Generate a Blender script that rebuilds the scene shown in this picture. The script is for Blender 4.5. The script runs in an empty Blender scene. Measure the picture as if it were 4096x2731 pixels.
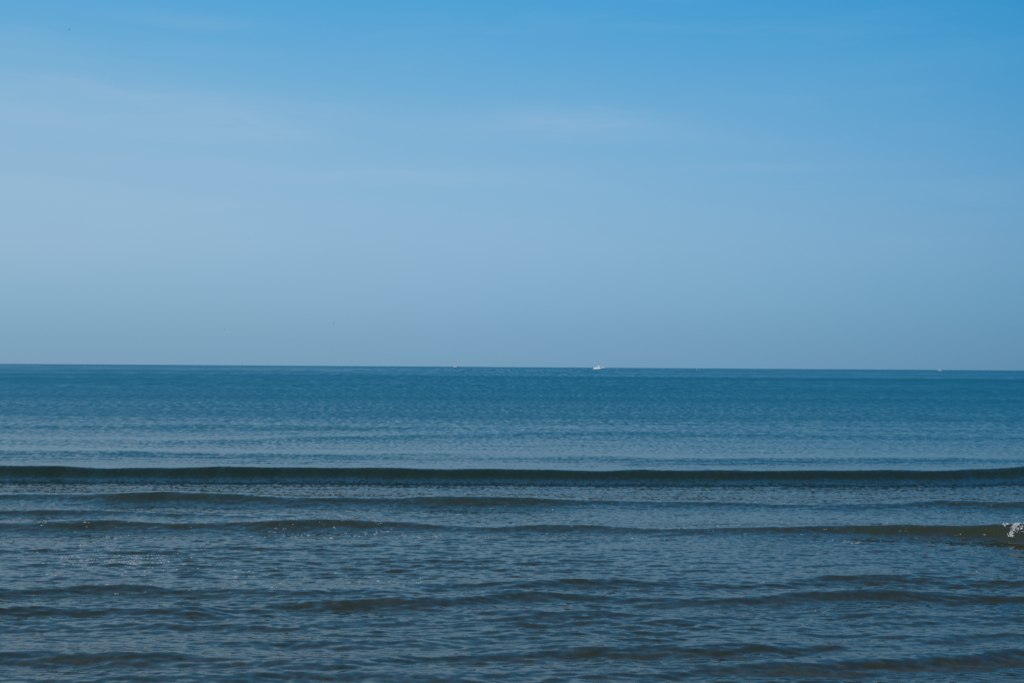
import bpy, bmesh, math, random
import numpy as np
from mathutils import Vector, Matrix

# ------------------------------------------------------------------ camera, sky, sun, exposure
scene = bpy.context.scene
COL = scene.collection
random.seed(7)
RNG = np.random.default_rng(11)

EYE = 2.0                      # eye height above the still water (m)
LENS, SENSOR = 50.0, 36.0
PITCH, ROLL = math.radians(0.985), math.radians(0.378)
SUN_AZ, SUN_EL = math.radians(-145), math.radians(40)   # azimuth from the view direction, + to the right
R_EARTH = 6.371e6

cam_data = bpy.data.cameras.new("camera")
cam_data.lens, cam_data.sensor_width = LENS, SENSOR
cam_data.clip_start, cam_data.clip_end = 0.1, 60000
camera = bpy.data.objects.new("camera", cam_data)
COL.objects.link(camera)
camera.matrix_world = (Matrix.Translation((0, 0, EYE)) @ Matrix.Rotation(math.radians(90) + PITCH, 4, 'X')
                       @ Matrix.Rotation(ROLL, 4, 'Z'))
scene.camera = camera

view = scene.view_settings
view.view_transform, view.look, view.gamma, view.exposure = 'Standard', 'None', 1.0, 0.0
view.use_curve_mapping = False
scene.cycles.use_denoising = False
scene.cycles.blur_glossy = 0.0

world = bpy.data.worlds.new("World")
scene.world = world
world.use_nodes = True
WT = world.node_tree


class Net:
    """small helper for wiring node trees"""
    def __init__(self, tree):
        self.t = tree

    def new(self, kind, **kw):
        n = self.t.nodes.new(kind)
        for k, v in kw.items():
            setattr(n, k, v)
        return n

    def put(self, sock, v):
        if isinstance(v, bpy.types.NodeSocket):
            self.t.links.new(v, sock)
        elif v is not None:
            sock.default_value = v

    def m(self, op, a, b=None, c=None, clamp=False):
        n = self.new('ShaderNodeMath', operation=op, use_clamp=clamp)
        for s, v in zip(n.inputs, (a, b, c)):
            self.put(s, v)
        return n.outputs[0]

    def v(self, op, a, b=None, scale=None):
        n = self.new('ShaderNodeVectorMath', operation=op)
        self.put(n.inputs[0], a)
        if b is not None:
            self.put(n.inputs[1], b)
        if scale is not None:
            self.put(n.inputs['Scale'], scale)
        return n.outputs['Value'] if op in ('DOT_PRODUCT', 'LENGTH') else n.outputs[0]

    def rng(self, val, a, b, c, d, smooth=False):
        n = self.new('ShaderNodeMapRange', clamp=True, interpolation_type='SMOOTHSTEP' if smooth else 'LINEAR')
        for s, v in zip(n.inputs, (val, a, b, c, d)):
            self.put(s, v)
        return n.outputs[0]

    def mixc(self, f, a, b, blend='MIX'):
        n = self.new('ShaderNodeMix', data_type='RGBA', blend_type=blend)
        self.put(n.inputs[0], f)
        self.put(n.inputs[6], a)
        self.put(n.inputs[7], b)
        return n.outputs[2]

    def ramp(self, f, stops):
        n = self.new('ShaderNodeValToRGB')
        e = n.color_ramp.elements
        while len(e) < len(stops):
            e.new(0.5)
        for el, (p, c) in zip(e, stops):
            el.position = p
        for el, (p, c) in zip(e, stops):
            el.color = (*c, 1)
        self.put(n.inputs[0], f)
        return n.outputs[0]

    def noise(self, vec, scale=1.0, detail=2.0, rough=0.5, out='Fac', dim='3D'):
        n = self.new('ShaderNodeTexNoise', noise_dimensions=dim)
        self.put(n.inputs['Vector'], vec)
        n.inputs['Scale'].default_value = scale
        n.inputs['Detail'].default_value = detail
        n.inputs['Roughness'].default_value = rough
        return n.outputs[out]

    def sep(self, vec):
        n = self.new('ShaderNodeSeparateXYZ')
        self.put(n.inputs[0], vec)
        return n.outputs

    def comb(self, x, y, z=0.0):
        n = self.new('ShaderNodeCombineXYZ')
        for s, q in zip(n.inputs, (x, y, z)):
            self.put(s, q)
        return n.outputs[0]


def lin(rgb):
    out = []
    for c in rgb:
        c /= 255.0
        out.append(c / 12.92 if c <= 0.04045 else ((c + 0.055) / 1.055) ** 2.4)
    return out


def smooth_interp(x, xp, fp):
    """monotone-free cubic (Catmull-Rom) through the points, flat outside"""
    xp, fp = np.asarray(xp, float), np.asarray(fp, float)
    x = np.clip(x, xp[0], xp[-1])
    i = np.clip(np.searchsorted(xp, x) - 1, 0, len(xp) - 2)
    m = np.gradient(fp, xp)
    h = xp[i + 1] - xp[i]
    t = (x - xp[i]) / h
    t2, t3 = t * t, t * t * t
    return ((2 * t3 - 3 * t2 + 1) * fp[i] + (t3 - 2 * t2 + t) * h * m[i]
            + (-2 * t3 + 3 * t2) * fp[i + 1] + (t3 - t2) * h * m[i + 1])


def build_sky():
    n = Net(WT)
    bg = WT.nodes['Background']
    sky = n.new('ShaderNodeTexSky', sky_type='NISHITA', sun_disc=False)
    sky.sun_elevation, sky.sun_rotation = SUN_EL, SUN_AZ
    sky.air_density, sky.dust_density, sky.ozone_density = 1.0, 0.2, 3.0
    d = n.new('ShaderNodeTexCoord').outputs['Generated']
    x, y, z = n.sep(d)
    el = n.m('ARCSINE', z)
    az = n.m('ARCTAN2', x, y)
    elf = n.m('SQRT', n.m('DIVIDE', n.m('MAXIMUM', el, 0.0), math.pi / 2))
    # colour balance of this afternoon's air against the clear-sky model, by elevation; paler on the sun's side
    t_el = [0.0, 1, 3, 5, 10, 14.5, 25, 45, 90]
    sunny = [(124, 163, 191), (127, 167, 194), (139, 178, 205), (147, 184, 211), (131, 180, 213), (89, 166, 215),
             (72, 149, 205), (62, 127, 178), (58, 111, 158)]
    away = [(84, 133, 168), (87, 137, 172), (91, 146, 182), (94, 150, 189), (64, 146, 197), (36, 138, 195),
            (44, 127, 187), (52, 117, 172), (58, 111, 158)]
    model = [(0.0, (0.6884, 0.649, 0.4732), (0.8787, 0.8304, 0.6069)),
             (0.5, (0.6969, 0.6851, 0.5121), (0.8941, 0.8805, 0.659)),
             (1, (0.6836, 0.7058, 0.5492), (0.8765, 0.9059, 0.7051)),
             (1.5, (0.6532, 0.7117, 0.5838), (0.8359, 0.9127, 0.75)),
             (2, (0.6157, 0.7065, 0.6137), (0.7911, 0.9061, 0.7847)),
             (3, (0.5441, 0.6775, 0.6524), (0.6898, 0.8638, 0.8372)),
             (4, (0.4745, 0.6339, 0.6747), (0.6071, 0.8098, 0.8588)),
             (5, (0.4178, 0.5874, 0.6772), (0.5292, 0.7455, 0.8609)),
             (6, (0.3706, 0.5423, 0.6692), (0.4686, 0.6869, 0.8486)),
             (8, (0.3003, 0.4645, 0.6349), (0.3772, 0.5844, 0.7997)),
             (10, (0.2515, 0.4029, 0.5919), (0.3134, 0.5028, 0.7391)),
             (12, (0.2154, 0.3533, 0.5472), (0.2648, 0.4352, 0.6753)),
             (14.5, (0.1816, 0.3041, 0.4951), (0.2214, 0.3712, 0.6047)),
             (18, (0.1488, 0.2538, 0.434), (0.1779, 0.3039, 0.5197)),
             (25, (0.1093, 0.1902, 0.345), (0.1246, 0.2171, 0.3941)),
             (35, (0.0813, 0.1433, 0.2717), (0.0858, 0.1514, 0.2874)),
             (45, (0.0683, 0.1209, 0.2347), (0.0672, 0.1193, 0.2318)),
             (65, (0.0618, 0.1095, 0.2169), (0.057, 0.1013, 0.2011)),
             (90, (0.0702, 0.1228, 0.2434), (0.0697, 0.1221, 0.242))]
    def grade(tab, side):
        out = []
        for row in model:
            c = lin([float(smooth_interp(np.array([row[0] ** .6]), [e ** .6 for e in t_el], [q[i] for q in tab])[0]) for i in range(3)])
            out.append((math.sqrt(row[0] / 90.0), [t / b / 4.0 for t, b in zip(c, row[1 + side])]))
        return out
    hx = n.m('DIVIDE', x, n.m('MAXIMUM', n.m('SQRT', n.m('ADD', n.m('MULTIPLY', x, x), n.m('MULTIPLY', y, y))), 1e-4))
    f = n.m('POWER', n.rng(hx, 0.40, -0.40, 0.0, 1.0), 0.72)
    g = n.mixc(f, n.ramp(elf, grade(away, 1)), n.ramp(elf, grade(sunny, 0)))
    g = n.v('SCALE', g, scale=4.0)
    col = n.v('MULTIPLY', sky.outputs[0], g)
    # thin cirrus veils
    warp = n.noise(n.comb(n.m('MULTIPLY', az, 6.0), n.m('MULTIPLY', el, 22.0), 3.1), 1.0, 4.0, 0.6, 'Color')
    wx, wy, wz = n.sep(n.v('SUBTRACT', warp, (0.5, 0.5, 0.5)))
    azw = n.m('ADD', az, n.m('MULTIPLY', wx, 0.10))
    elw = n.m('ADD', el, n.m('MULTIPLY', wy, 0.034))
    veil = None
    for (px, py, sa, se, k, amp) in ((760, 138, .052, .0045, -.02, .16), (250, 480, .17, .024, -.03, .22),
                                     (980, 520, .06, .010, -.10, .16), (2230, 512, .075, .011, -.02, .38),
                                     (1300, 725, .15, .007, -.03, .26), (260, 900, .17, .032, 0, .12),
                                     (3050, 690, .09, .004, 0, .10), (3600, 300, .12, .010, .03, .05)):
        a0, e0 = (px - 2048) / 5689.0, (1467 - py) / 5689.0
        da = n.m('SUBTRACT', azw, a0)
        de = n.m('SUBTRACT', n.m('SUBTRACT', elw, e0), n.m('MULTIPLY', da, k))
        q = n.m('ADD', n.m('POWER', n.m('ABSOLUTE', n.m('DIVIDE', da, sa)), 2.0),
                n.m('POWER', n.m('ABSOLUTE', n.m('DIVIDE', de, se)), 2.0))
        b = n.m('MULTIPLY', n.m('EXPONENT', n.m('MULTIPLY', q, -1.0)), amp)
        veil = b if veil is None else n.m('ADD', veil, b)
    wisp = n.noise(n.comb(n.m('MULTIPLY', azw, 5.0), n.m('MULTIPLY', elw, 40.0), 9.7), 1.0, 5.0, 0.55)
    fib = n.noise(n.comb(n.m('ADD', n.m('MULTIPLY', azw, 7.0), n.m('MULTIPLY', elw, 9.0)), n.m('MULTIPLY', elw, 130.0), 1.3), 1.0, 6.0, 0.65)
    veil = n.m('MULTIPLY', veil, n.m('MULTIPLY', n.rng(wisp, 0.25, 0.7, 0.45, 1.25), n.rng(fib, 0.25, 0.75, 0.55, 1.45)))
    thin = n.m('MULTIPLY', n.rng(wisp, 0.5, 0.8, 0.0, 0.12), n.rng(el, 0.03, 0.12, 0.0, 1.0))
    veil = n.m('ADD', veil, thin, clamp=True)
    col = n.mixc(veil, col, (3.75, 5.25, 6.95, 1))
    WT.links.new(col, bg.inputs[0])
    bg.inputs[1].default_value = 0.1


build_sky()

sun_data = bpy.data.lights.new("sun", 'SUN')
sun_data.energy, sun_data.angle, sun_data.color = 3.2, math.radians(0.53), (1.0, 0.95, 0.86)
sun = bpy.data.objects.new("sun", sun_data)
sun_data.cycles.is_caustics_light = True
COL.objects.link(sun)
sun_dir = Vector((math.sin(SUN_AZ) * math.cos(SUN_EL), math.cos(SUN_AZ) * math.cos(SUN_EL), math.sin(SUN_EL)))
sun.rotation_euler = sun_dir.to_track_quat('Z', 'Y').to_euler()

# ------------------------------------------------------------------ helpers
F_PX = 4096 * LENS / SENSOR
CAM_M = np.array(camera.matrix_world.to_3x3())


def ray(px, py):
    d = CAM_M @ np.array([(px - 2048.0) / F_PX, -(py - 1365.5) / F_PX, -1.0])
    return d / np.linalg.norm(d)


def ground(px, py, z=0.0):
    """world point where the sight line of a photograph position meets the height z"""
    d = ray(px, py)
    t = (z - EYE) / d[2]
    return d[0] * t, d[1] * t


def sea_level(x, y):
    return -(x * x + y * y) / (2 * R_EARTH)


def material(name):
    m = bpy.data.materials.new(name)
    m.use_nodes = True
    m.node_tree.nodes.clear()
    n = Net(m.node_tree)
    out = n.new('ShaderNodeOutputMaterial')
    return m, n, out


def paint(name, rgb, rough=0.4, spec=0.5, vary=0.06, scale=3.0, metallic=0.0):
    m, n, out = material(name)
    b = n.new('ShaderNodeBsdfPrincipled')
    co = n.new('ShaderNodeTexCoord').outputs['Object']
    k = n.rng(n.noise(co, scale, 4.0, 0.6), 0.3, 0.7, 1 - vary, 1 + vary)
    n.put(b.inputs['Base Color'], n.v('SCALE', n.comb(*rgb), scale=k))
    n.put(b.inputs['Roughness'], n.rng(n.noise(co, scale * 2.3, 3.0), 0.3, 0.7, rough * 0.85, min(1, rough * 1.15)))
    b.inputs['Specular IOR Level'].default_value = spec
    b.inputs['Metallic'].default_value = metallic
    n.t.links.new(b.outputs[0], out.inputs[0])
    return m


def mesh_object(name, verts, faces, mat, parent=None, smooth=True):
    me = bpy.data.meshes.new(name)
    me.from_pydata([tuple(v) for v in verts], [], [tuple(f) for f in faces])
    me.validate()
    me.update()
    me.polygons.foreach_set('use_smooth', [smooth] * len(me.polygons))
    if mat:
        me.materials.append(mat)
    o = bpy.data.objects.new(name, me)
    COL.objects.link(o)
    if parent:
        o.parent = parent
    return o


def tag(o, label=None, cat=None, group=None, kind=None):
    for k, v in (('label', label), ('category', cat), ('group', group), ('kind', kind)):
        if v:
            o[k] = v
    return o


def empty(name, loc, rz=0.0):
    o = bpy.data.objects.new(name, None)
    COL.objects.link(o)
    o.location, o.rotation_euler = loc, (0, 0, rz)
    o.empty_display_size = 0.3
    return o


# ------------------------------------------------------------------ the sea surface
# swell crests, traced from the photograph as (x, y, height in m) and laid out on the water at their own distances
CRESTS = [
    # far soft swells
    dict(p=[(0, 1700, .03), (900, 1697, .05), (1900, 1712, .04), (3000, 1715, .03), (4096, 1720, .03)], wf=1.6, wb=2.4),
    dict(p=[(0, 1758, .03), (700, 1760, .05), (1500, 1740, .05), (2300, 1728, .05), (3300, 1735, .04), (4096, 1745, .03)], wf=1.3, wb=2.2),
    dict(p=[(0, 1800, .075), (400, 1802, .07), (800, 1808, .06), (1366, 1815, .05), (1900, 1812, .02), (4096, 1812, .015)], wf=.9, wb=1.6),
    dict(p=[(0, 1835, .01), (1700, 1832, .012), (2300, 1824, .04), (2900, 1832, .05), (3400, 1828, .06), (4096, 1832, .05)], wf=.8, wb=1.4),
    # the long dark wave
    dict(p=[(-400, 1866, .15), (0, 1862, .17), (200, 1863, .16), (420, 1870, .13), (560, 1871, .13), (760, 1867, .15),
            (1000, 1868, .15), (1250, 1869, .145), (1480, 1867, .16), (1715, 1876, .135), (1900, 1876, .135), (2080, 1873, .15),
            (2350, 1881, .13), (2600, 1879, .135), (2900, 1880, .14), (3150, 1880, .145), (3400, 1881, .135),
            (3600, 1881, .14), (3800, 1879, .15), (3950, 1871, .17), (4096, 1866, .19), (4500, 1866, .19)], wf=.27, wb=1.4, trough=.12, k=1.25, even=True),
    # second
    dict(p=[(-300, 1975, .05), (0, 1976, .05), (250, 1974, .05), (420, 1970, .075), (640, 1968, .085), (900, 1975, .075), (1150, 1984, .065),
            (1366, 1989, .06), (1600, 1990, .06), (1900, 1985, .075), (2150, 1992, .065), (2400, 2000, .04), (2800, 2006, .035),
            (3200, 2014, .03), (3500, 2010, .04), (3850, 2003, .05), (4096, 2006, .06), (4400, 2006, .05)], wf=.25, wb=.8, trough=.15, k=1.5),
    dict(p=[(-300, 2045, .05), (0, 2043, .05), (350, 2042, .045), (700, 2052, .035), (1100, 2062, .025), (1400, 2070, .01), (4096, 2060, .008)], wf=.20, wb=.5),
    # third, breaking at the right edge
    dict(p=[(-300, 2092, .05), (0, 2088, .05), (250, 2080, .065), (480, 2081, .06), (700, 2093, .04), (900, 2090, .04), (1080, 2076, .065), (1300, 2076, .065),
            (1550, 2082, .055), (1800, 2100, .03), (2000, 2103, .035), (2350, 2098, .045), (2600, 2112, .04), (2800, 2108, .045), (3000, 2106, .05),
            (3200, 2108, .055), (3350, 2104, .06), (3550, 2096, .08), (3800, 2096, .09), (3980, 2089, .12), (4096, 2090, .15), (4250, 2096, .15), (4500, 2110, .10)],
         wf=.21, wb=.7, trough=.12, k=1.5),
    dict(p=[(-300, 2190, .01), (800, 2190, .008), (2000, 2160, .01), (3000, 2150, .012), (4096, 2190, .01)], wf=.3, wb=.5),
    # near, broken up swells
    dict(p=[(-300, 2355, .045), (0, 2352, .045), (350, 2350, .045), (560, 2342, .05), (800, 2350, .04), (1000, 2360, .045), (1366, 2366, .04),
            (1550, 2372, .03), (1750, 2390, .0), (4096, 2390, .0)], wf=.23, wb=.42, k=1.45),
    dict(p=[(0, 2400, .0), (1350, 2402, .0), (1700, 2392, .04), (2000, 2373, .055), (2300, 2378, .045), (2732, 2388, .04), (3000, 2380, .045),
            (3300, 2366, .06), (3500, 2361, .062), (3700, 2367, .055), (4096, 2372, .04), (4500, 2372, .04)], wf=.23, wb=.42, k=1.45),
    dict(p=[(0, 2300, .012), (1300, 2342, .02), (1900, 2330, .04), (2150, 2324, .045), (2450, 2325, .045), (2700, 2332, .025), (3050, 2315, .025),
            (3350, 2300, .042), (3600, 2302, .042), (3800, 2312, .03), (4096, 2320, .03), (4500, 2320, .03)], wf=.23, wb=.42, k=1.45),
    dict(p=[(-300, 2425, .045), (0, 2422, .045), (300, 2420, .04), (500, 2430, .036), (750, 2434, .034), (1000, 2425, .03), (1366, 2398, .035), (1800, 2440, .02),
            (2100, 2450, .038), (2400, 2452, .035), (2700, 2470, .025), (3300, 2462, .02), (3600, 2450, .038), (3800, 2455, .03), (4096, 2475, .02)], wf=.23, wb=.42, k=1.45),
    dict(p=[(-300, 2488, .02), (200, 2486, .02), (600, 2492, .018), (1000, 2488, .018), (1600, 2485, .02), (2200, 2490, .025), (3000, 2500, .02), (4096, 2500, .02)], wf=.23, wb=.42, k=1.45),
    dict(p=[(0, 2550, .012), (700, 2560, .015), (1500, 2560, .02), (2300, 2540, .02), (3200, 2545, .025), (4096, 2550, .02)], wf=.23, wb=.42, k=1.45),
    dict(p=[(-300, 2606, .05), (0, 2603, .05), (300, 2608, .048), (600, 2614, .048), (800, 2630, .04), (1100, 2650, .03), (1366, 2640, .03), (1900, 2608, .025),
            (2400, 2600, .04), (2700, 2588, .05), (3000, 2580, .05), (3200, 2574, .048), (3500, 2588, .03), (4096, 2556, .02)], wf=.23, wb=.42, k=1.45),
    dict(p=[(-300, 2715, .03), (600, 2712, .035), (1400, 2700, .03), (2100, 2690, .03), (2700, 2690, .035), (3000, 2668, .045), (3150, 2656, .048), (3400, 2645, .048),
            (3650, 2632, .05), (3850, 2608, .058), (4000, 2598, .06), (4200, 2590, .06)], wf=.23, wb=.42, k=1.45),
    dict(p=[(-300, 2800, .04), (1500, 2790, .035), (3000, 2760, .04), (4096, 2730, .04)], wf=.23, wb=.42, k=1.45),
]


for c in CRESTS:
    pts = []
    for px, py, a in c['p']:
        if c.get('even'):
            a = .065 + .58 * a
        a *= c.get('k', 1.5)
        X, Y = ground(px, py, a)
        pts.append((X, Y, a))
    pts.sort()
    c['x'], c['y'], c['a'] = [np.array(q) for q in zip(*pts)]
    # individual wobble of the crest line
    c['ph'] = RNG.uniform(0, 6.28, 4)


def chop_components():
    rng = np.random.default_rng(5)
    comps = []
    n = 190
    for i in range(n):
        lam = 0.07 * (3.6 / 0.07) ** ((i + rng.random()) / n)
        th = rng.normal(0, math.radians(13 if lam > .5 else 21))
        k = 2 * math.pi / lam
        slope = float(np.interp(math.log(lam), np.log([.07, .12, .22, .45, .8, 3.6]), [.008, .0150, .0160, .0095, .005, .0045]))
        comps.append((k * math.sin(th), -k * math.cos(th), slope / k * rng.uniform(.6, 1.4), rng.uniform(0, 6.283), lam))
    return comps


CHOP = chop_components()


def vnoise(x, y, seed, sx, sy):
    """cheap smooth value noise in -1..1 (sum of a few incommensurate sines)"""
    r = np.random.default_rng(seed)
    v = np.zeros_like(x)
    for i in range(7):
        kx, ky = r.normal(0, 1 / sx), r.normal(0, 1 / sy)
        v += np.sin(kx * x + ky * y + r.uniform(0, 6.28))
    return v / 3.0


def sea_height(x, y, dx=None, dy=None):
    """height of the water above the mean sea surface; dx, dy: grid spacing, short waves it cannot carry fade out"""
    h = np.zeros_like(x)
    for c in CRESTS:
        yc = smooth_interp(x, c['x'], c['y'])
        a = np.maximum(smooth_interp(x, c['x'], c['a']), 0)
        ph = c['ph']
        yc = yc + .05 * np.sin(2.3 * x + ph[0]) + .03 * np.sin(5.1 * x + ph[1]) + .015 * np.sin(11.7 * x + ph[2])
        md = .35 if c.get('even') else .6
        a = a * (1 + md * (.10 * np.sin(1.7 * x + ph[3]) + .08 * np.sin(4.3 * x + ph[0])))
        t = y - yc
        w = np.where(t < 0, c['wf'], c['wb'])
        s = 1 / np.cosh(np.clip(t / w, -12, 12))
        prof = s * s
        tr = c.get('trough', 0)
        if tr:      # slight hollow in front of the face
            prof = prof - tr * np.exp(-((t + 3.0 * c['wf']) / (1.2 * c['wf'])) ** 2)
        h += a * prof
    base = h.copy()
    d = np.sqrt(x * x + y * y)
    # patches of rougher and smoother water
    rough = 1.0 + .35 * vnoise(x, y, 3, 2.2, 0.9) + .25 * vnoise(x, y, 4, .7, .35)
    rough = np.clip(rough, .25, 1.9)
    near = np.interp(y, [0, 9, 12.5, 14.5, 15.5, 17, 19, 25, 26.5, 40, 80, 200, 6000],
                     [1.0, 1.0, 1.05, .9, .72, .65, .62, .55, .7, .9, 1.2, 1.4, 1.4])
    hs = np.zeros_like(x)
    hl = np.zeros_like(x)
    for kx, ky, a, p, lam in CHOP:
        att = a
        if dy is not None:
            ly = 2 * math.pi / max(abs(ky), 1e-3)
            lx = 2 * math.pi / max(abs(kx), 1e-3)
            att = a * np.clip((ly / dy - 2.2) / 2.0, 0, 1) * np.clip((lx / dx - 2.2) / 2.0, 0, 1)
        w = att * np.sin(kx * x + ky * y + p)
        if lam < 0.6:
            hs += w
        else:
            hl += w
    face = 1 - .25 * np.clip(base / .12, 0, 1)
    hs = hs * rough * near * face
    hs = hs + 3.2 * hs * np.abs(hs) / .05 * .25          # peaked crests
    h = h + hs + hl * np.clip(near, .5, 1.2) * np.interp(y, [0, 12, 20, 40, 6000], [.55, .5, .4, .45, .7])
    return h


def build_sea():
    # rows: evenly spaced by the angle below the horizon (dense near the shore, wide offshore)
    p = 0.42
    ps = []
    while p > 0.00030:
        ps.append(p)
        y = EYE / p
        st = 0.00060 if y < 8 else (0.00021 if y < 30 else (0.00026 if y < 70 else 0.00034))
        p -= min(st, p * 0.06)
    rows = EYE / np.array(ps)
    rows = np.concatenate([rows, [8000, 11000]])
    u = np.linspace(-1, 1, 760)
    core = u
    side = np.array([1.03, 1.08, 1.16, 1.3, 1.5, 1.9, 2.6, 4, 7, 12])
    u = np.concatenate([-side[::-1], core, side])
    half = 0.43 * rows + 1.2
    Y, U = np.meshgrid(rows, u, indexing='ij')
    X = U * half[:, None]
    dyr = np.gradient(rows)
    DY = np.repeat(dyr[:, None], len(u), 1)
    DX = np.gradient(u)[None, :] * half[:, None]
    Z = sea_height(X, Y, DX, DY) + sea_level(X, Y)
    nr, nc = X.shape
    me = bpy.data.meshes.new("sea")
    me.vertices.add(nr * nc)
    co = np.stack([X, Y, Z], -1).reshape(-1, 3).astype(np.float32)
    me.vertices.foreach_set('co', co.ravel())
    idx = np.arange(nr * nc).reshape(nr, nc)
    q = np.stack([idx[:-1, :-1], idx[:-1, 1:], idx[1:, 1:], idx[1:, :-1]], -1).reshape(-1, 4).astype(np.int32)
    me.loops.add(q.size)
    me.loops.foreach_set('vertex_index', q.ravel())
    me.polygons.add(len(q))
    me.polygons.foreach_set('loop_start', np.arange(0, q.size, 4, dtype=np.int32))
    me.polygons.foreach_set('loop_total', np.full(len(q), 4, dtype=np.int32))
    me.polygons.foreach_set('use_smooth', np.ones(len(q), dtype=bool))
    me.update()
    o = bpy.data.objects.new("sea", me)
    COL.objects.link(o)
    tag(o, "open blue sea with small waves rolling in to shore", "sea", kind='structure')
    print('sea quads', len(q), nr, nc)
    return o


def water_material():
    m, n, out = material("sea_water")
    geo = n.new('ShaderNodeNewGeometry')
    pos = geo.outputs['Position']
    x, y, z = n.sep(pos)
    dist = n.m('MAXIMUM', y, 0.1)
    ld = n.m('LOGARITHM', dist, 10.0)            # 9 m .95, 25 m 1.4, 100 m 2, 300 m 2.48, 1 km 3, 5 km 3.7
    # ripples too small for the mesh, each octave where it is the one the eye can still part
    half = (0.5, 0.5, 0.5)
    slope = None
    lds = [-1.0, 1.42, 1.55, 1.69, 1.83, 1.97, 2.12, 2.28, 2.48, 2.75]
    for i, c in enumerate(lds):
        dm = 10 ** c
        if i == 0:
            kx, ky, amp = 9.0, 15.0, .11
        else:
            kx, ky, amp = 0.8 / (3.4 * dm / 1422), 0.8 / (0.36 * dm * dm / 2844), float(np.interp(c, [1.4, 1.7, 2.0, 3], [.36, .48, .46, .38]))
        r = n.noise(n.comb(n.m('MULTIPLY', x, kx), n.m('MULTIPLY', y, ky), 3.7 * i), 1.0, 1.5, 0.55, 'Color')
        lo = lds[i - 1] if i else -2.0
        hi = lds[i + 1] if i + 1 < len(lds) else 9.0
        up = n.rng(ld, lo if i else -2, c, 0.0, amp)
        w = n.m('MULTIPLY', up, n.rng(ld, c if i else 1.2, hi, 1.0, 0.0)) if i + 1 < len(lds) else up
        t = n.v('SCALE', n.v('SUBTRACT', r, half), scale=w)
        slope = t if slope is None else n.v('ADD', slope, t)
    # wind patches offshore
    patch = n.noise(n.comb(n.m('MULTIPLY', x, 0.006), n.m('MULTIPLY', ld, 11.0), 2.0), 1.0, 4.0, 0.6)
    lean = n.ramp(n.m('DIVIDE', ld, 4.0), [(0.0, (0, 0, 0)), (.355, (0, 0, 0)), (.385, (.04,) * 3), (.42, (.10,) * 3), (.46, (.145,) * 3),
                                           (.52, (.175,) * 3), (.60, (.19,) * 3), (.625, (.145,) * 3), (.70, (.135,) * 3),
                                           (.78, (.15,) * 3), (1.0, (.15,) * 3)])
    lean = n.m('MULTIPLY', lean, n.rng(patch, 0.3, 0.7, 0.78, 1.22))
    sx, sy, sz = n.sep(slope)
    nrm = n.v('NORMALIZE', n.v('ADD', geo.outputs['Normal'], n.comb(sx, n.m('SUBTRACT', sy, lean), 0.0)))
    # facets turned away from the eye are hidden behind their own crest
    inc = geo.outputs['Incoming']
    short = n.m('MAXIMUM', n.m('SUBTRACT', 0.05, n.v('DOT_PRODUCT', nrm, inc)), 0.0)
    nrm = n.v('NORMALIZE', n.v('ADD', nrm, n.v('SCALE', inc, scale=short)))
    fres = n.new('ShaderNodeFresnel')
    fres.inputs['IOR'].default_value = 1.333
    n.put(fres.inputs['Normal'], nrm)
    gl = n.new('ShaderNodeBsdfGlossy')
    n.put(gl.inputs['Roughness'], n.rng(ld, 1.0, 2.5, 0.05, 0.16))
    n.put(gl.inputs['Normal'], nrm)
    # colour of the water itself: sandy by the beach, bottle green in the first swell, teal offshore
    body = n.ramp(n.m('DIVIDE', ld, 4.0), [(.22, (.040, .041, .021)), (.30, (.032, .033, .016)), (.325, (.022, .025, .011)), (.35, (.010, .018, .009)), (.362, (.011, .023, .015)),
                                           (.40, (.016, .050, .050)), (.50, (.004, .072, .090)), (.60, (.002, .078, .105)), (1.0, (.002, .075, .105))])
    df = n.new('ShaderNodeBsdfDiffuse')
    n.put(df.inputs['Color'], body)
    n.put(df.inputs['Normal'], geo.outputs['Normal'])
    rf = n.new('ShaderNodeBsdfRefraction')
    rf.inputs['IOR'].default_value = 1.333
    rf.inputs['Roughness'].default_value = 0.0
    rf.inputs['Color'].default_value = (.62, .60, .46, 1)
    n.put(rf.inputs['Normal'], nrm)
    mb = n.new('ShaderNodeMixShader')
    n.put(mb.inputs[0], n.rng(y, 8.0, 21.0, 0.5, 0.0, True))
    n.t.links.new(df.outputs[0], mb.inputs[1])
    n.t.links.new(rf.outputs[0], mb.inputs[2])
    mx = n.new('ShaderNodeMixShader')
    n.put(mx.inputs[0], fres.outputs[0])
    n.t.links.new(mb.outputs[0], mx.inputs[1])
    n.t.links.new(gl.outputs[0], mx.inputs[2])
    n.t.links.new(mx.outputs[0], out.inputs[0])
    return m


sea = build_sea()
sea.data.materials.append(water_material())
sea.cycles.is_caustics_caster = True


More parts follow.
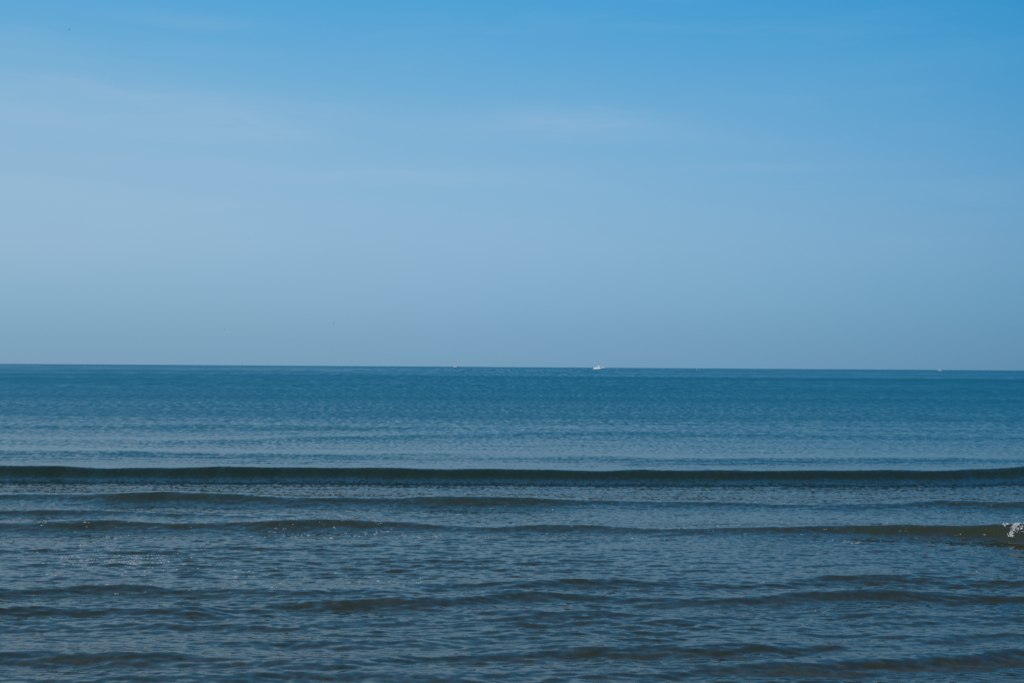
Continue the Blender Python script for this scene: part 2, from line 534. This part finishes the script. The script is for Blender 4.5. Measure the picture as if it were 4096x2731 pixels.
def build_beach():
    """sand sheet: the beach behind the camera, sloping into the water"""
    m, n, out = material("wet_sand")
    b = n.new('ShaderNodeBsdfPrincipled')
    co = n.new('ShaderNodeNewGeometry').outputs['Position']
    x, y, z = n.sep(co)
    big = n.noise(n.comb(n.m('MULTIPLY', x, 1.3), n.m('MULTIPLY', y, 2.2)), 1.0, 4.0, 0.6)
    peb = n.noise(co, 9.0, 3.0, 0.6)
    c = n.mixc(n.rng(big, 0.35, 0.7, 0, 1), (.17, .115, .065, 1), (.30, .215, .13, 1))
    c = n.mixc(n.rng(peb, 0.60, 0.70, 0, .8), c, (.55, .43, .29, 1))
    c = n.mixc(n.rng(peb, 0.40, 0.30, 0, .7), c, (.06, .05, .04, 1))
    n.put(b.inputs['Base Color'], c)
    b.inputs['Roughness'].default_value = 0.85
    n.t.links.new(b.outputs[0], out.inputs[0])
    ys = np.concatenate([np.linspace(-40, 3, 12), np.linspace(3.4, 22, 140), np.linspace(23, 90, 14)])
    xs = np.concatenate([[-160, -90, -45], np.linspace(-26, 26, 160), [45, 90, 160]])
    X, Y = np.meshgrid(xs, ys)
    Z = np.interp(Y, [-40, -8, 0, 4.5, 9, 14, 24, 40, 90], [2.4, .95, .42, 0.02, -.17, -.36, -.85, -1.6, -3.2])
    rip = .018 * np.sin(9.0 * Y + 1.4 * np.sin(1.1 * X) + .9 * np.sin(2.7 * X + 1)) * np.interp(Y, [3, 6, 20, 24], [0, 1, 1, 0])
    Z = Z + rip + .03 * vnoise(X, Y, 21, 1.5, 1.5)
    nr, nc = X.shape
    i = np.arange(nr * nc).reshape(nr, nc)
    f = np.stack([i[:-1, :-1], i[:-1, 1:], i[1:, 1:], i[1:, :-1]], -1).reshape(-1, 4)
    o = mesh_object("sand_beach", np.stack([X, Y, Z], -1).reshape(-1, 3).tolist(), f.tolist(), m)
    return tag(o, "brown sandy sea bed showing through the shallow water", "sand", kind='structure')


beach = build_beach()
beach.cycles.is_caustics_receiver = True


# ------------------------------------------------------------------ foam
def foam_material():
    m, n, out = material("sea_foam")
    b = n.new('ShaderNodeBsdfPrincipled')
    co = n.new('ShaderNodeNewGeometry').outputs['Position']
    k = n.rng(n.noise(co, 60.0, 3.0, 0.6), 0.3, 0.7, 0.30, 0.54)
    n.put(b.inputs['Base Color'], n.v('SCALE', n.comb(1.0, 0.99, 0.96), scale=k))
    b.inputs['Roughness'].default_value = 0.55
    b.inputs['Specular IOR Level'].default_value = 0.4
    n.t.links.new(b.outputs[0], out.inputs[0])
    return m


FOAM = foam_material()


def lump_shape():
    """unit bubble: a low icosahedron"""
    bm = bmesh.new()
    bmesh.ops.create_icosphere(bm, subdivisions=1, radius=1.0)
    v = np.array([p.co[:] for p in bm.verts])
    bm.verts.index_update()
    f = np.array([[q.index for q in p.verts] for p in bm.faces])
    bm.free()
    return v, f


LUMP_V, LUMP_F = lump_shape()


def lumps(name, centres, radii, rng):
    """many small bubbles in one mesh; radii as (rx, ry, rz)"""
    n = len(centres)
    c, r = np.asarray(centres), np.asarray(radii)
    jig = rng.uniform(.65, 1.3, (n, len(LUMP_V), 1))
    V = LUMP_V[None] * jig
    a = rng.uniform(-.5, .5, n)
    ca, sa = np.cos(a)[:, None], np.sin(a)[:, None]
    V = V * r[:, None, :]
    X = V[..., 0] * ca - V[..., 1] * sa
    Y = V[..., 0] * sa + V[..., 1] * ca
    V = np.stack([X, Y, V[..., 2]], -1) + c[:, None, :]
    F = LUMP_F[None] + (np.arange(n) * len(LUMP_V))[:, None, None]
    return mesh_object(name, V.reshape(-1, 3).tolist(), F.reshape(-1, 3).tolist(), FOAM)


def foam_flecks():
    rng = np.random.default_rng(31)
    C, Rr = [], []

    def drop(px, py, size, spread=1.0, n=None):
        x, y = ground(px, py, 0.03)
        for i in range(n or int(rng.integers(1, 4))):
            xx, yy = x + rng.normal(0, size * 1.6 * spread), y + rng.normal(0, size * .5 * spread)
            rx = size * rng.uniform(.5, 1.3)
            C.append((xx, yy, 0.0))
            Rr.append((rx, rx * rng.uniform(.4, .7), rx * rng.uniform(.16, .30)))

    third = next(c for c in CRESTS if c.get('trough') == .12 and not c.get('even'))
    # bubbles carried on the face of the third wave
    for px0, px1, n, lo, hi in ((-100, 800, 30, -6, 46), (950, 1750, 70, -2, 62), (1050, 1500, 28, 5, 80), (1750, 2400, 16, -6, 45), (2400, 3300, 22, 0, 45), (3300, 4300, 44, 0, 70)):
        for i in range(n):
            px = rng.uniform(px0, px1)
            py = float(np.interp(px, [q[0] for q in third['p']], [q[1] for q in third['p']])) + rng.triangular(lo, .35 * lo + .65 * hi, hi)
            drop(px, py, rng.choice([.006, .009, .012, .016], p=[.40, .36, .17, .07]))
    # on the second wave, right of the middle
    for i in range(26):
        drop(rng.uniform(1850, 2420), rng.uniform(1990, 2030), rng.uniform(.007, .013))
    for i in range(20):
        drop(rng.uniform(3600, 4096), rng.uniform(2005, 2050), rng.uniform(.006, .012))
    # the patch of old foam at lower left, in short streaks
    for i in range(85):
        px = rng.normal(480, 210)
        py = rng.normal(2225 + (px - 480) * .055, 32)
        drop(px, py, rng.uniform(.006, .013), 1.7, int(rng.integers(2, 5)))
    for i in range(16):
        drop(rng.uniform(300, 640), rng.uniform(2205, 2242), .012, 2.4, 5)
    for i in range(60):
        px = rng.uniform(500, 1700)
        drop(px, rng.normal(2262 + (px - 500) * .055, 24), rng.uniform(.006, .013), 1.3)
    # stray bubbles over the flat between the waves
    for i in range(80):
        drop(rng.uniform(-60, 4150), rng.uniform(2130, 2330), rng.uniform(.005, .010), 1.0, 1)
    for i in range(40):
        drop(rng.uniform(-60, 1700), rng.uniform(2325, 2385), rng.uniform(.005, .011))
    C, Rr = np.array(C), np.array(Rr)
    dy = C[:, 1] ** 2 / EYE * .00021
    C[:, 2] = sea_height(C[:, 0], C[:, 1], C[:, 1] * .0012, dy) + sea_level(C[:, 0], C[:, 1]) + Rr[:, 2] * .35
    o = lumps("foam_flecks", C, Rr, rng)
    return tag(o, "scattered white foam flecks and bubbles on the near waves", "foam", kind='stuff')


def breaking_crest():
    """the third wave tumbling over at the right edge"""
    rng = np.random.default_rng(77)
    third = next(c for c in CRESTS if c.get('trough') == .12 and not c.get('even'))
    x0 = ground(3935, 2092, .12)[0]
    x1 = ground(4420, 2100, .12)[0]
    C, Rr = [], []
    n = 5200
    for i in range(n):
        u = rng.random() ** .75
        x = x0 + u * (x1 - x0)
        yc = float(smooth_interp(np.array([x]), third['x'], third['y'])[0])
        k = min(1.0, max(0.0, (x - x0) / .55))          # how far the lip has fallen
        t = rng.triangular(-.10 - .45 * k, -.08 - .32 * k, .04)
        if rng.random() > (.10 + .9 * k) * min(1.0, (x1 - x) / .45 + .05):
            continue
        lift = rng.exponential(.010 + .018 * k)
        r = rng.choice([.003, .005, .008, .012, .018], p=[.36, .32, .2, .1, .02])
        C.append((x, yc + t, lift))
        Rr.append((r * rng.uniform(.8, 1.5), r, r * rng.uniform(.7, 1.2)))
    # first finger of water curling over
    xs = ground(4006, 2092, .15)[0]
    for i in range(170):
        v = rng.random()
        x = xs - .10 * v + rng.normal(0, .010)
        yc = float(smooth_interp(np.array([x]), third['x'], third['y'])[0])
        r = rng.uniform(.003, .009)
        C.append((x, yc - .02 - .26 * v, .012 + .03 * math.sin(math.pi * v) * rng.random()))
        Rr.append((r, r, r))
    C, Rr = np.array(C), np.array(Rr)
    dy = C[:, 1] ** 2 / EYE * .00021
    C[:, 2] += sea_height(C[:, 0], C[:, 1], C[:, 1] * .0012, dy)
    o = lumps("breaking_wave_foam", C, Rr, rng)
    return tag(o, "white tumbling foam where the low wave breaks at the right edge", "foam", kind='stuff')


foam_flecks()
breaking_crest()

# ------------------------------------------------------------------ boats
WHITE = paint("white_gelcoat", (.82, .82, .80), .28, .5, .04, 1.5)
CREAM = paint("cream_gelcoat", (.70, .68, .62), .35, .5, .05, 1.5)
GLASS = paint("dark_tinted_glass", (.010, .011, .018), .12, .25, .1, 2.0)
PALE = paint("weathered_white_paint", (.52, .53, .54), .5, .4, .06, 1.5)
DARK = paint("dark_navy_paint", (.02, .025, .045), .35, .5, .1, 2.0)
BOOT = paint("brown_bottom_paint", (.10, .065, .05), .6, .3, .15, 3.0)
STEEL = paint("stainless_tube", (.62, .63, .65), .25, .6, .05, 4.0, 1.0)
RUBBER = paint("grey_rubber", (.10, .10, .11), .7, .3, .1, 4.0)
PINK = paint("faded_pink_cloth", (.60, .26, .34), .8, .2, .1, 6.0)


def bevel(o, w=0.03, seg=2):
    md = o.modifiers.new("bevel", 'BEVEL')
    md.width, md.segments, md.limit_method = w, seg, 'ANGLE'
    return o


def hull_mesh(name, L, B, side, bow_rise, draft, mat, parent, s0=0.0, s1=1.0, z0=-1.0, z1=2.0, out=0.0, stations=26, deck=True):
    """lofted planing hull, bow towards +X, waterline at z = 0; z0..z1 cuts a band of its side"""
    rings = []
    for i in range(stations):
        s = s0 + (s1 - s0) * i / (stations - 1)
        x = (s - .5) * L
        half = B / 2 * (1 - max(0.0, (s - .45) / .55) ** 2.3) * (.93 + .07 * min(1, s / .3)) + out
        sheer = side + bow_rise * max(0.0, (s - .25) / .75) ** 2
        keel = -draft * (1 - max(0.0, (s - .62) / .38) ** 1.8) + (sheer - .12) * max(0.0, (s - .62) / .38) ** 2.6
        chz = min(.10 + .55 * max(0.0, (s - .4) / .6) ** 2 * sheer, sheer - .05)
        chh = max(.02, half * (.88 - .35 * max(0.0, (s - .5) / .5)))
        pts = [(0.02, keel), (chh * .55, keel + (chz - keel) * .62), (chh, chz), (chh + (half - chh) * .6, chz + (sheer - chz) * .5),
               (max(half, .03), sheer)]
        pts = [(h, min(max(z, z0), z1)) for h, z in pts]
        rings.append([(x, h, z) for h, z in pts[::-1]] + [(x, -h, z) for h, z in pts])
    V = [p for r in rings for p in r]
    m = len(rings[0])
    Fc = []
    for i in range(stations - 1):
        for j in range(m - 1):
            a = i * m + j
            Fc.append((a, a + 1, a + m + 1, a + m))
        if deck:
            Fc.append((i * m + m - 1, i * m, (i + 1) * m, (i + 1) * m + m - 1))
    Fc.append(tuple(range(m)))
    Fc.append(tuple(range((stations - 1) * m, stations * m))[::-1])
    o = mesh_object(name, V, Fc, mat, parent, smooth=False)
    bm = bmesh.new()
    bm.from_mesh(o.data)
    bmesh.ops.recalc_face_normals(bm, faces=bm.faces)
    bm.to_mesh(o.data)
    bm.free()
    return o


def prism(name, profile, y0, y1, mat, parent, taper=1.0, bev=.03):
    """side profile (x, z) swept across the beam; the top narrows by taper"""
    zs = [p[1] for p in profile]
    lo, hi = min(zs), max(zs)
    V = []
    for y in (y0, y1):
        for x, z in profile:
            k = 1 + (taper - 1) * (z - lo) / max(hi - lo, 1e-6)
            V.append((x, y * k, z))
    n = len(profile)
    Fc = [tuple(range(n))[::-1], tuple(range(n, 2 * n))] + [(i, (i + 1) % n, n + (i + 1) % n, n + i) for i in range(n)]
    o = mesh_object(name, V, Fc, mat, parent, smooth=False)
    bm = bmesh.new()
    bm.from_mesh(o.data)
    bmesh.ops.recalc_face_normals(bm, faces=bm.faces)
    bm.to_mesh(o.data)
    bm.free()
    return bevel(o, bev) if bev else o


def tube(name, pts, r, mat, parent=None, seg=8, r_end=None):
    V, Fc = [], []
    pts = [Vector(p) for p in pts]
    for i, p in enumerate(pts):
        d = (pts[min(i + 1, len(pts) - 1)] - pts[max(i - 1, 0)]).normalized()
        u = d.orthogonal().normalized()
        w = d.cross(u)
        rr = r if r_end is None else r + (r_end - r) * i / (len(pts) - 1)
        for k in range(seg):
            a = 2 * math.pi * k / seg
            V.append(p + (u * math.cos(a) + w * math.sin(a)) * rr)
    for i in range(len(pts) - 1):
        for k in range(seg):
            Fc.append((i * seg + k, i * seg + (k + 1) % seg, (i + 1) * seg + (k + 1) % seg, (i + 1) * seg + k))
    Fc.append(tuple(range(seg))[::-1])
    Fc.append(tuple(range((len(pts) - 1) * seg, len(pts) * seg)))
    return mesh_object(name, V, Fc, mat, parent)


def lathe(name, prof, mat, parent=None, loc=(0, 0, 0), axis='Z', seg=16):
    V, Fc = [], []
    for r, h in prof:
        for k in range(seg):
            a = 2 * math.pi * k / seg
            c, sn = r * math.cos(a), r * math.sin(a)
            v = (c, sn, h) if axis == 'Z' else (h, c, sn)
            V.append((v[0] + loc[0], v[1] + loc[1], v[2] + loc[2]))
    for i in range(len(prof) - 1):
        for k in range(seg):
            Fc.append((i * seg + k, i * seg + (k + 1) % seg, (i + 1) * seg + (k + 1) % seg, (i + 1) * seg + k))
    Fc.append(tuple(range(seg))[::-1])
    Fc.append(tuple(range((len(prof) - 1) * seg, len(prof) * seg)))
    return mesh_object(name, V, Fc, mat, parent)


def afloat(px, dist, rz, name):
    d = ray(px, 1470)
    x, y = dist * d[0] / d[1], dist
    return empty(name, (x, y, sea_level(x, y)), rz)


def express_cruiser():
    """the largest boat: white cruiser with raked cabin, leaning arch, swim platform"""
    t = afloat(2396.5, 1070, math.radians(9), "motor_cruiser")
    L, B = 8.0, 2.8
    h = hull_mesh("hull", L, B, .98, .42, .45, WHITE, t)
    hull_mesh("rub_rail", L, B, .98, .42, .45, RUBBER, t, .02, .995, .80, .87, .035, deck=False)
    hull_mesh("bottom_stripe", L, B, .98, .42, .45, BOOT, t, .0, .96, -.4, .10, .012, deck=False)
    for i, x in enumerate((-1.75, -1.05, -.35)):
        pr = lathe("porthole", [(.11, -.03), (.13, -.02), (.13, .02), (.10, .03)], GLASS, h, seg=14)
        pr.rotation_euler = (math.radians(90), 0, 0)
        pr.location = (x, -B / 2 * .985, .56)
    prism("swim_platform", [(-4.75, .22), (-3.9, .22), (-3.9, .36), (-4.75, .34)], -1.2, 1.2, WHITE, t)
    prism("cockpit_coaming", [(-3.95, .90), (-.6, .90), (-.6, 1.26), (-3.2, 1.24), (-3.75, 1.18)], -1.28, 1.28, WHITE, t, .94)
    prism("seat_cushion", [(-3.3, 1.22), (-2.2, 1.22), (-2.2, 1.36), (-3.3, 1.34)], -.95, .95, CREAM, t)
    prism("foredeck", [(-.65, .92), (3.3, 1.12), (3.1, 1.22), (1.9, 1.38), (-.65, 1.40)], -1.08, 1.08, WHITE, t, .72)
    cab = prism("cabin", [(-.35, 1.36), (2.0, 1.36), (1.05, 2.22), (.95, 2.27), (-.55, 2.27)], -1.0, 1.0, WHITE, t, .86)
    prism("windshield", [(1.96, 1.44), (2.02, 1.44), (1.16, 2.17), (1.09, 2.17)], -.86, .86, GLASS, cab, .86, 0)
    for sy in (-1, 1):
        w = prism("side_window", [(-.02, 1.47), (1.62, 1.47), (.98, 2.10), (-.22, 2.10)], sy * .995, sy * 1.02, GLASS, cab, .875, 0)
    prism("roof", [(-.95, 2.25), (1.05, 2.25), (1.0, 2.34), (-1.0, 2.36)], -.92, .92, WHITE, t)
    for sy in (-1, 1):
        prism("arch_leg", [(-.25, 1.30), (.20, 1.30), (-.72, 2.62), (-1.05, 2.62)], sy * 1.02, sy * 1.14, WHITE, t, .86)
    prism("arch_top", [(-1.08, 2.56), (-.70, 2.56), (-.74, 2.68), (-1.05, 2.68)], -1.0, 1.0, WHITE, t)
    tube("antenna", [(.80, .55, 2.3), (.66, .55, 3.4), (.45, .55, 4.9)], .028, WHITE, t, 6, .012)
    for sy in (-1, 1):
        tube("bow_rail", [(.9, sy * 1.16, 1.2), (1.0, sy * 1.13, 1.68), (2.4, sy * .86, 1.86), (3.5, sy * .40, 1.92), (3.85, 0, 1.93)], .018, STEEL, t, 6)
        for x, y in ((2.0, .96), (3.0, .62)):
            tube("rail_post", [(x, sy * y, 1.15), (x, sy * y, 1.83)], .014, STEEL, t, 6)
    for x, z, r in ((3.15, 1.45, .24), (3.92, 1.10, .19)):
        lathe("fender", [(.03, -1.7 * r), (.6 * r, -1.5 * r), (r, -.8 * r), (r, .8 * r), (.6 * r, 1.5 * r), (.03, 1.7 * r)], WHITE, t, (x, -.46, z), seg=14)
    return tag(t, "largest white motor cruiser with raked dark-windowed cabin just right of centre", "boat", "motor boats on the horizon")


def cabin_boat():
    """far boat left of centre: white hull, raised wheelhouse towards the stern, dark stem"""
    t = afloat(1824.3, 1880, math.radians(12), "cabin_boat")
    L, B = 5.9, 2.3
    hull_mesh("hull", L, B, .85, .55, .4, PALE, t, .0, .88)
    hull_mesh("stem_band", L, B, .85, .55, .4, DARK, t, .86, 1.0, -.4, 2.0, .012)
    hull_mesh("bottom_stripe", L, B, .85, .55, .4, BOOT, t, .0, .9, -.4, .13, .014, deck=False)
    prism("cockpit_coaming", [(-2.8, .8), (-.6, .8), (-.6, 1.05), (-2.7, 1.02)], -1.05, 1.05, PALE, t)
    c = prism("wheelhouse", [(-2.45, 1.0), (-.75, 1.0), (-1.15, 1.95), (-2.35, 1.95)], -.85, .85, PALE, t, .9)
    for sy in (-1, 1):
        prism("side_window", [(-2.3, 1.22), (-1.0, 1.22), (-1.22, 1.62), (-2.26, 1.62)], sy * .83, sy * .88, GLASS, c, .95, 0)
    prism("windshield", [(-.80, 1.2), (-.74, 1.2), (-.98, 1.72), (-1.04, 1.72)], -.68, .68, GLASS, c, .93, 0)
    prism("roof", [(-2.6, 1.93), (-.95, 1.93), (-1.05, 2.10), (-2.5, 2.12)], -.85, .85, PALE, t)
    prism("radar_mast", [(-2.2, 2.08), (-1.7, 2.08), (-1.9, 2.62), (-2.3, 2.62)], -.3, .3, PALE, t, .9)
    prism("foredeck", [(-.7, .84), (1.9, 1.12), (1.6, 1.28), (.3, 1.42), (-.7, 1.36)], -.85, .85, PALE, t, .7)
    for x in (-.2, .55):
        prism("deck_hatch", [(x, 1.36), (x + .45, 1.36), (x + .45, 1.46), (x, 1.46)], -.5, .5, GLASS, t)
    for sy in (-1, 1):
        tube("bow_rail", [(-.4, sy * .95, 1.05), (.6, sy * .88, 1.55), (1.8, sy * .55, 1.78), (2.6, 0, 1.85)], .02, STEEL, t, 6)
    return tag(t, "small white cabin boat left of centre, its wheelhouse at the left end", "boat", "motor boats on the horizon")


def runabout():
    """far right: small open boat, bow to the left, dark console and pale canopy aft"""
    t = afloat(3758.0, 1450, math.radians(180 - 10), "open_motorboat")
    L, B = 4.0, 1.75
    hull_mesh("hull", L, B, .55, .42, .3, PALE, t)
    hull_mesh("rub_rail", L, B, .55, .42, .3, RUBBER, t, .02, .99, .42, .47, .025, deck=False)
    prism("foredeck", [(.3, .58), (1.8, .85), (1.5, .92), (.3, .82)], -.62, .62, CREAM, t, .7)
    prism("console", [(.25, .55), (.80, .55), (.62, 1.35), (.42, 1.62), (.30, 1.35)], -.42, .42, DARK, t, .6)
    prism("windshield", [(.80, 1.15), (.84, 1.15), (.66, 1.62), (.62, 1.62)], -.38, .38, GLASS, t, .8, 0)
    for sy in (-1, 1):
        for x in (-1.55, -.15):
            tube("canopy_post", [(x, sy * .70, .5), (x - .06, sy * .68, 1.32)], .02, STEEL, t, 6)
    prism("canopy", [(-1.75, 1.28), (.05, 1.28), (-.15, 1.46), (-1.6, 1.44)], -.78, .78, PALE, t)
    prism("bench_seat", [(-1.5, .52), (-.6, .52), (-.6, .82), (-1.5, .82)], -.6, .6, CREAM, t)
    e = prism("outboard_motor", [(-2.35, .55), (-2.02, .55), (-2.0, .98), (-2.2, 1.1), (-2.4, .98)], -.17, .17, DARK, t, .9)
    prism("motor_leg", [(-2.28, -.3), (-2.12, -.3), (-2.08, .56), (-2.26, .56)], -.05, .05, RUBBER, e, 1.0, .01)
    return tag(t, "tiny pale motorboat with white canopy alone at far right on the horizon", "boat", "motor boats on the horizon")


express_cruiser()
cabin_boat()
runabout()


def marker_buoy(px, dist, height, label, flag):
    t = afloat(px, dist, random.uniform(0, 3), "marker_buoy")
    lathe("float", [(.03, -.26), (.12, -.20), (.17, -.02), (.17, .14), (.11, .28), (.04, .33)], PALE, t)
    tube("pole", [(0, 0, -.5), (.02, 0, .6), (.05, 0, height)], .022, STEEL, t, 6, .015)
    V, Fc = [], []
    for i in range(7):
        for j, z in enumerate((height - .42, height - .02)):
            for w in (-.006, .006):
                V.append((.05 + .08 * i, .05 * math.sin(i * 1.1) + w, z - .01 * i))
    for i in range(6):
        a = i * 4
        b = a + 4
        Fc += [(a, b, b + 2, a + 2), (a + 1, a + 3, b + 3, b + 1), (a + 2, b + 2, b + 3, a + 3), (a, a + 1, b + 1, b)]
    Fc += [(0, 2, 3, 1), (24, 25, 27, 26)]
    f = mesh_object("flag", V, Fc, flag, t)
    f.rotation_euler = (0, 0, -t.rotation_euler[2])
    return tag(t, label, "buoy", "fishing marker buoys")


marker_buoy(2786.3, 1060, 1.25, "short pale marker buoy with low pole, right of the large cruiser", PINK)
marker_buoy(2469.5, 1000, 2.05, "marker buoy with tall pole and pink flag close beside the large cruiser", PINK)

# ------------------------------------------------------------------ birds
FEATHER = paint("dark_feathers", (.035, .037, .045), .8, .2, .2, 12.0)


def bird(px, py, dist, span, lift, bank, heading, label):
    """gliding sea bird as one closed mesh: body, tail and two bent wings"""
    d = ray(px, py)
    p = Vector((0, 0, EYE)) + Vector(d) * (dist / d[1])
    seg = 8
    V, Fc = [], []
    Lb = span * .42
    for r, x in ((.004, .5), (.05, .44), (.075, .36), (.065, .30), (.11, .15), (.12, 0), (.09, -.2), (.045, -.36), (.05, -.5)):
        for k in range(seg):
            a = 2 * math.pi * k / seg
            flat = .35 if x < -.3 else 1.0
            wide = 1.6 if x < -.45 else 1.0
            V.append((x * Lb, r * Lb * math.cos(a) * wide, r * Lb * math.sin(a) * flat))
    for i in range(8):
        for k in range(seg):
            Fc.append((i * seg + k, i * seg + (k + 1) % seg, (i + 1) * seg + (k + 1) % seg, (i + 1) * seg + k))
    Fc.append(tuple(range(seg))[::-1])
    Fc.append(tuple(range(8 * seg, 9 * seg)))
    for sy in (-1, 1):
        base = len(V)
        st = ((.02, .26, -.10, 0, .03), (.30, .24, -.06, lift * .55, .026), (.55, .20, -.08, lift * .85, .02), (.80, .08, -.12, lift * .95, .012), (1.0, -.10, -.16, lift * 1.0, .004))
        for u, fr, bk, z, th in st:
            y = sy * u * span / 2
            V += [(fr * Lb, y, z * span / 2), ((fr + bk) / 2 * Lb, y, z * span / 2 + th * Lb), (bk * Lb - .06 * Lb, y, z * span / 2), ((fr + bk) / 2 * Lb, y, z * span / 2 - th * Lb)]
        for i in range(len(st) - 1):
            for k in range(4):
                a = base + i * 4
                Fc.append((a + k, a + (k + 1) % 4, a + 4 + (k + 1) % 4, a + 4 + k))
        Fc.append(tuple(range(base, base + 4)))
        e = base + 4 * (len(st) - 1)
        Fc.append(tuple(range(e, e + 4))[::-1])
    o = mesh_object("sea_bird", V, Fc, FEATHER, None, True)
    o.location = p
    o.rotation_euler = (bank, 0, heading)
    return tag(o, label, "bird", "sea birds in the distance")


bird(278.0, 119.5, 420, 1.25, .12, math.radians(-34), math.radians(96), "dark sea bird banking high up in the top left of the sky")
bird(897.6, 1319.0, 520, 1.25, .75, 0.0, math.radians(85), "dark sea bird with wings raised in a V, leftmost of the low birds")
bird(1336.5, 1294.5, 620, 1.2, .30, math.radians(20), math.radians(150), "sea bird low in the sky, up and left of the cabin boat")
bird(967.5, 1454.6, 640, 1.2, .60, math.radians(-25), math.radians(140), "dark sea bird skimming just above the horizon line on the left")
bird(2425.6, 1332.5, 900, .85, .30, math.radians(15), math.radians(60), "faint tiny sea bird in the sky above the large cruiser")
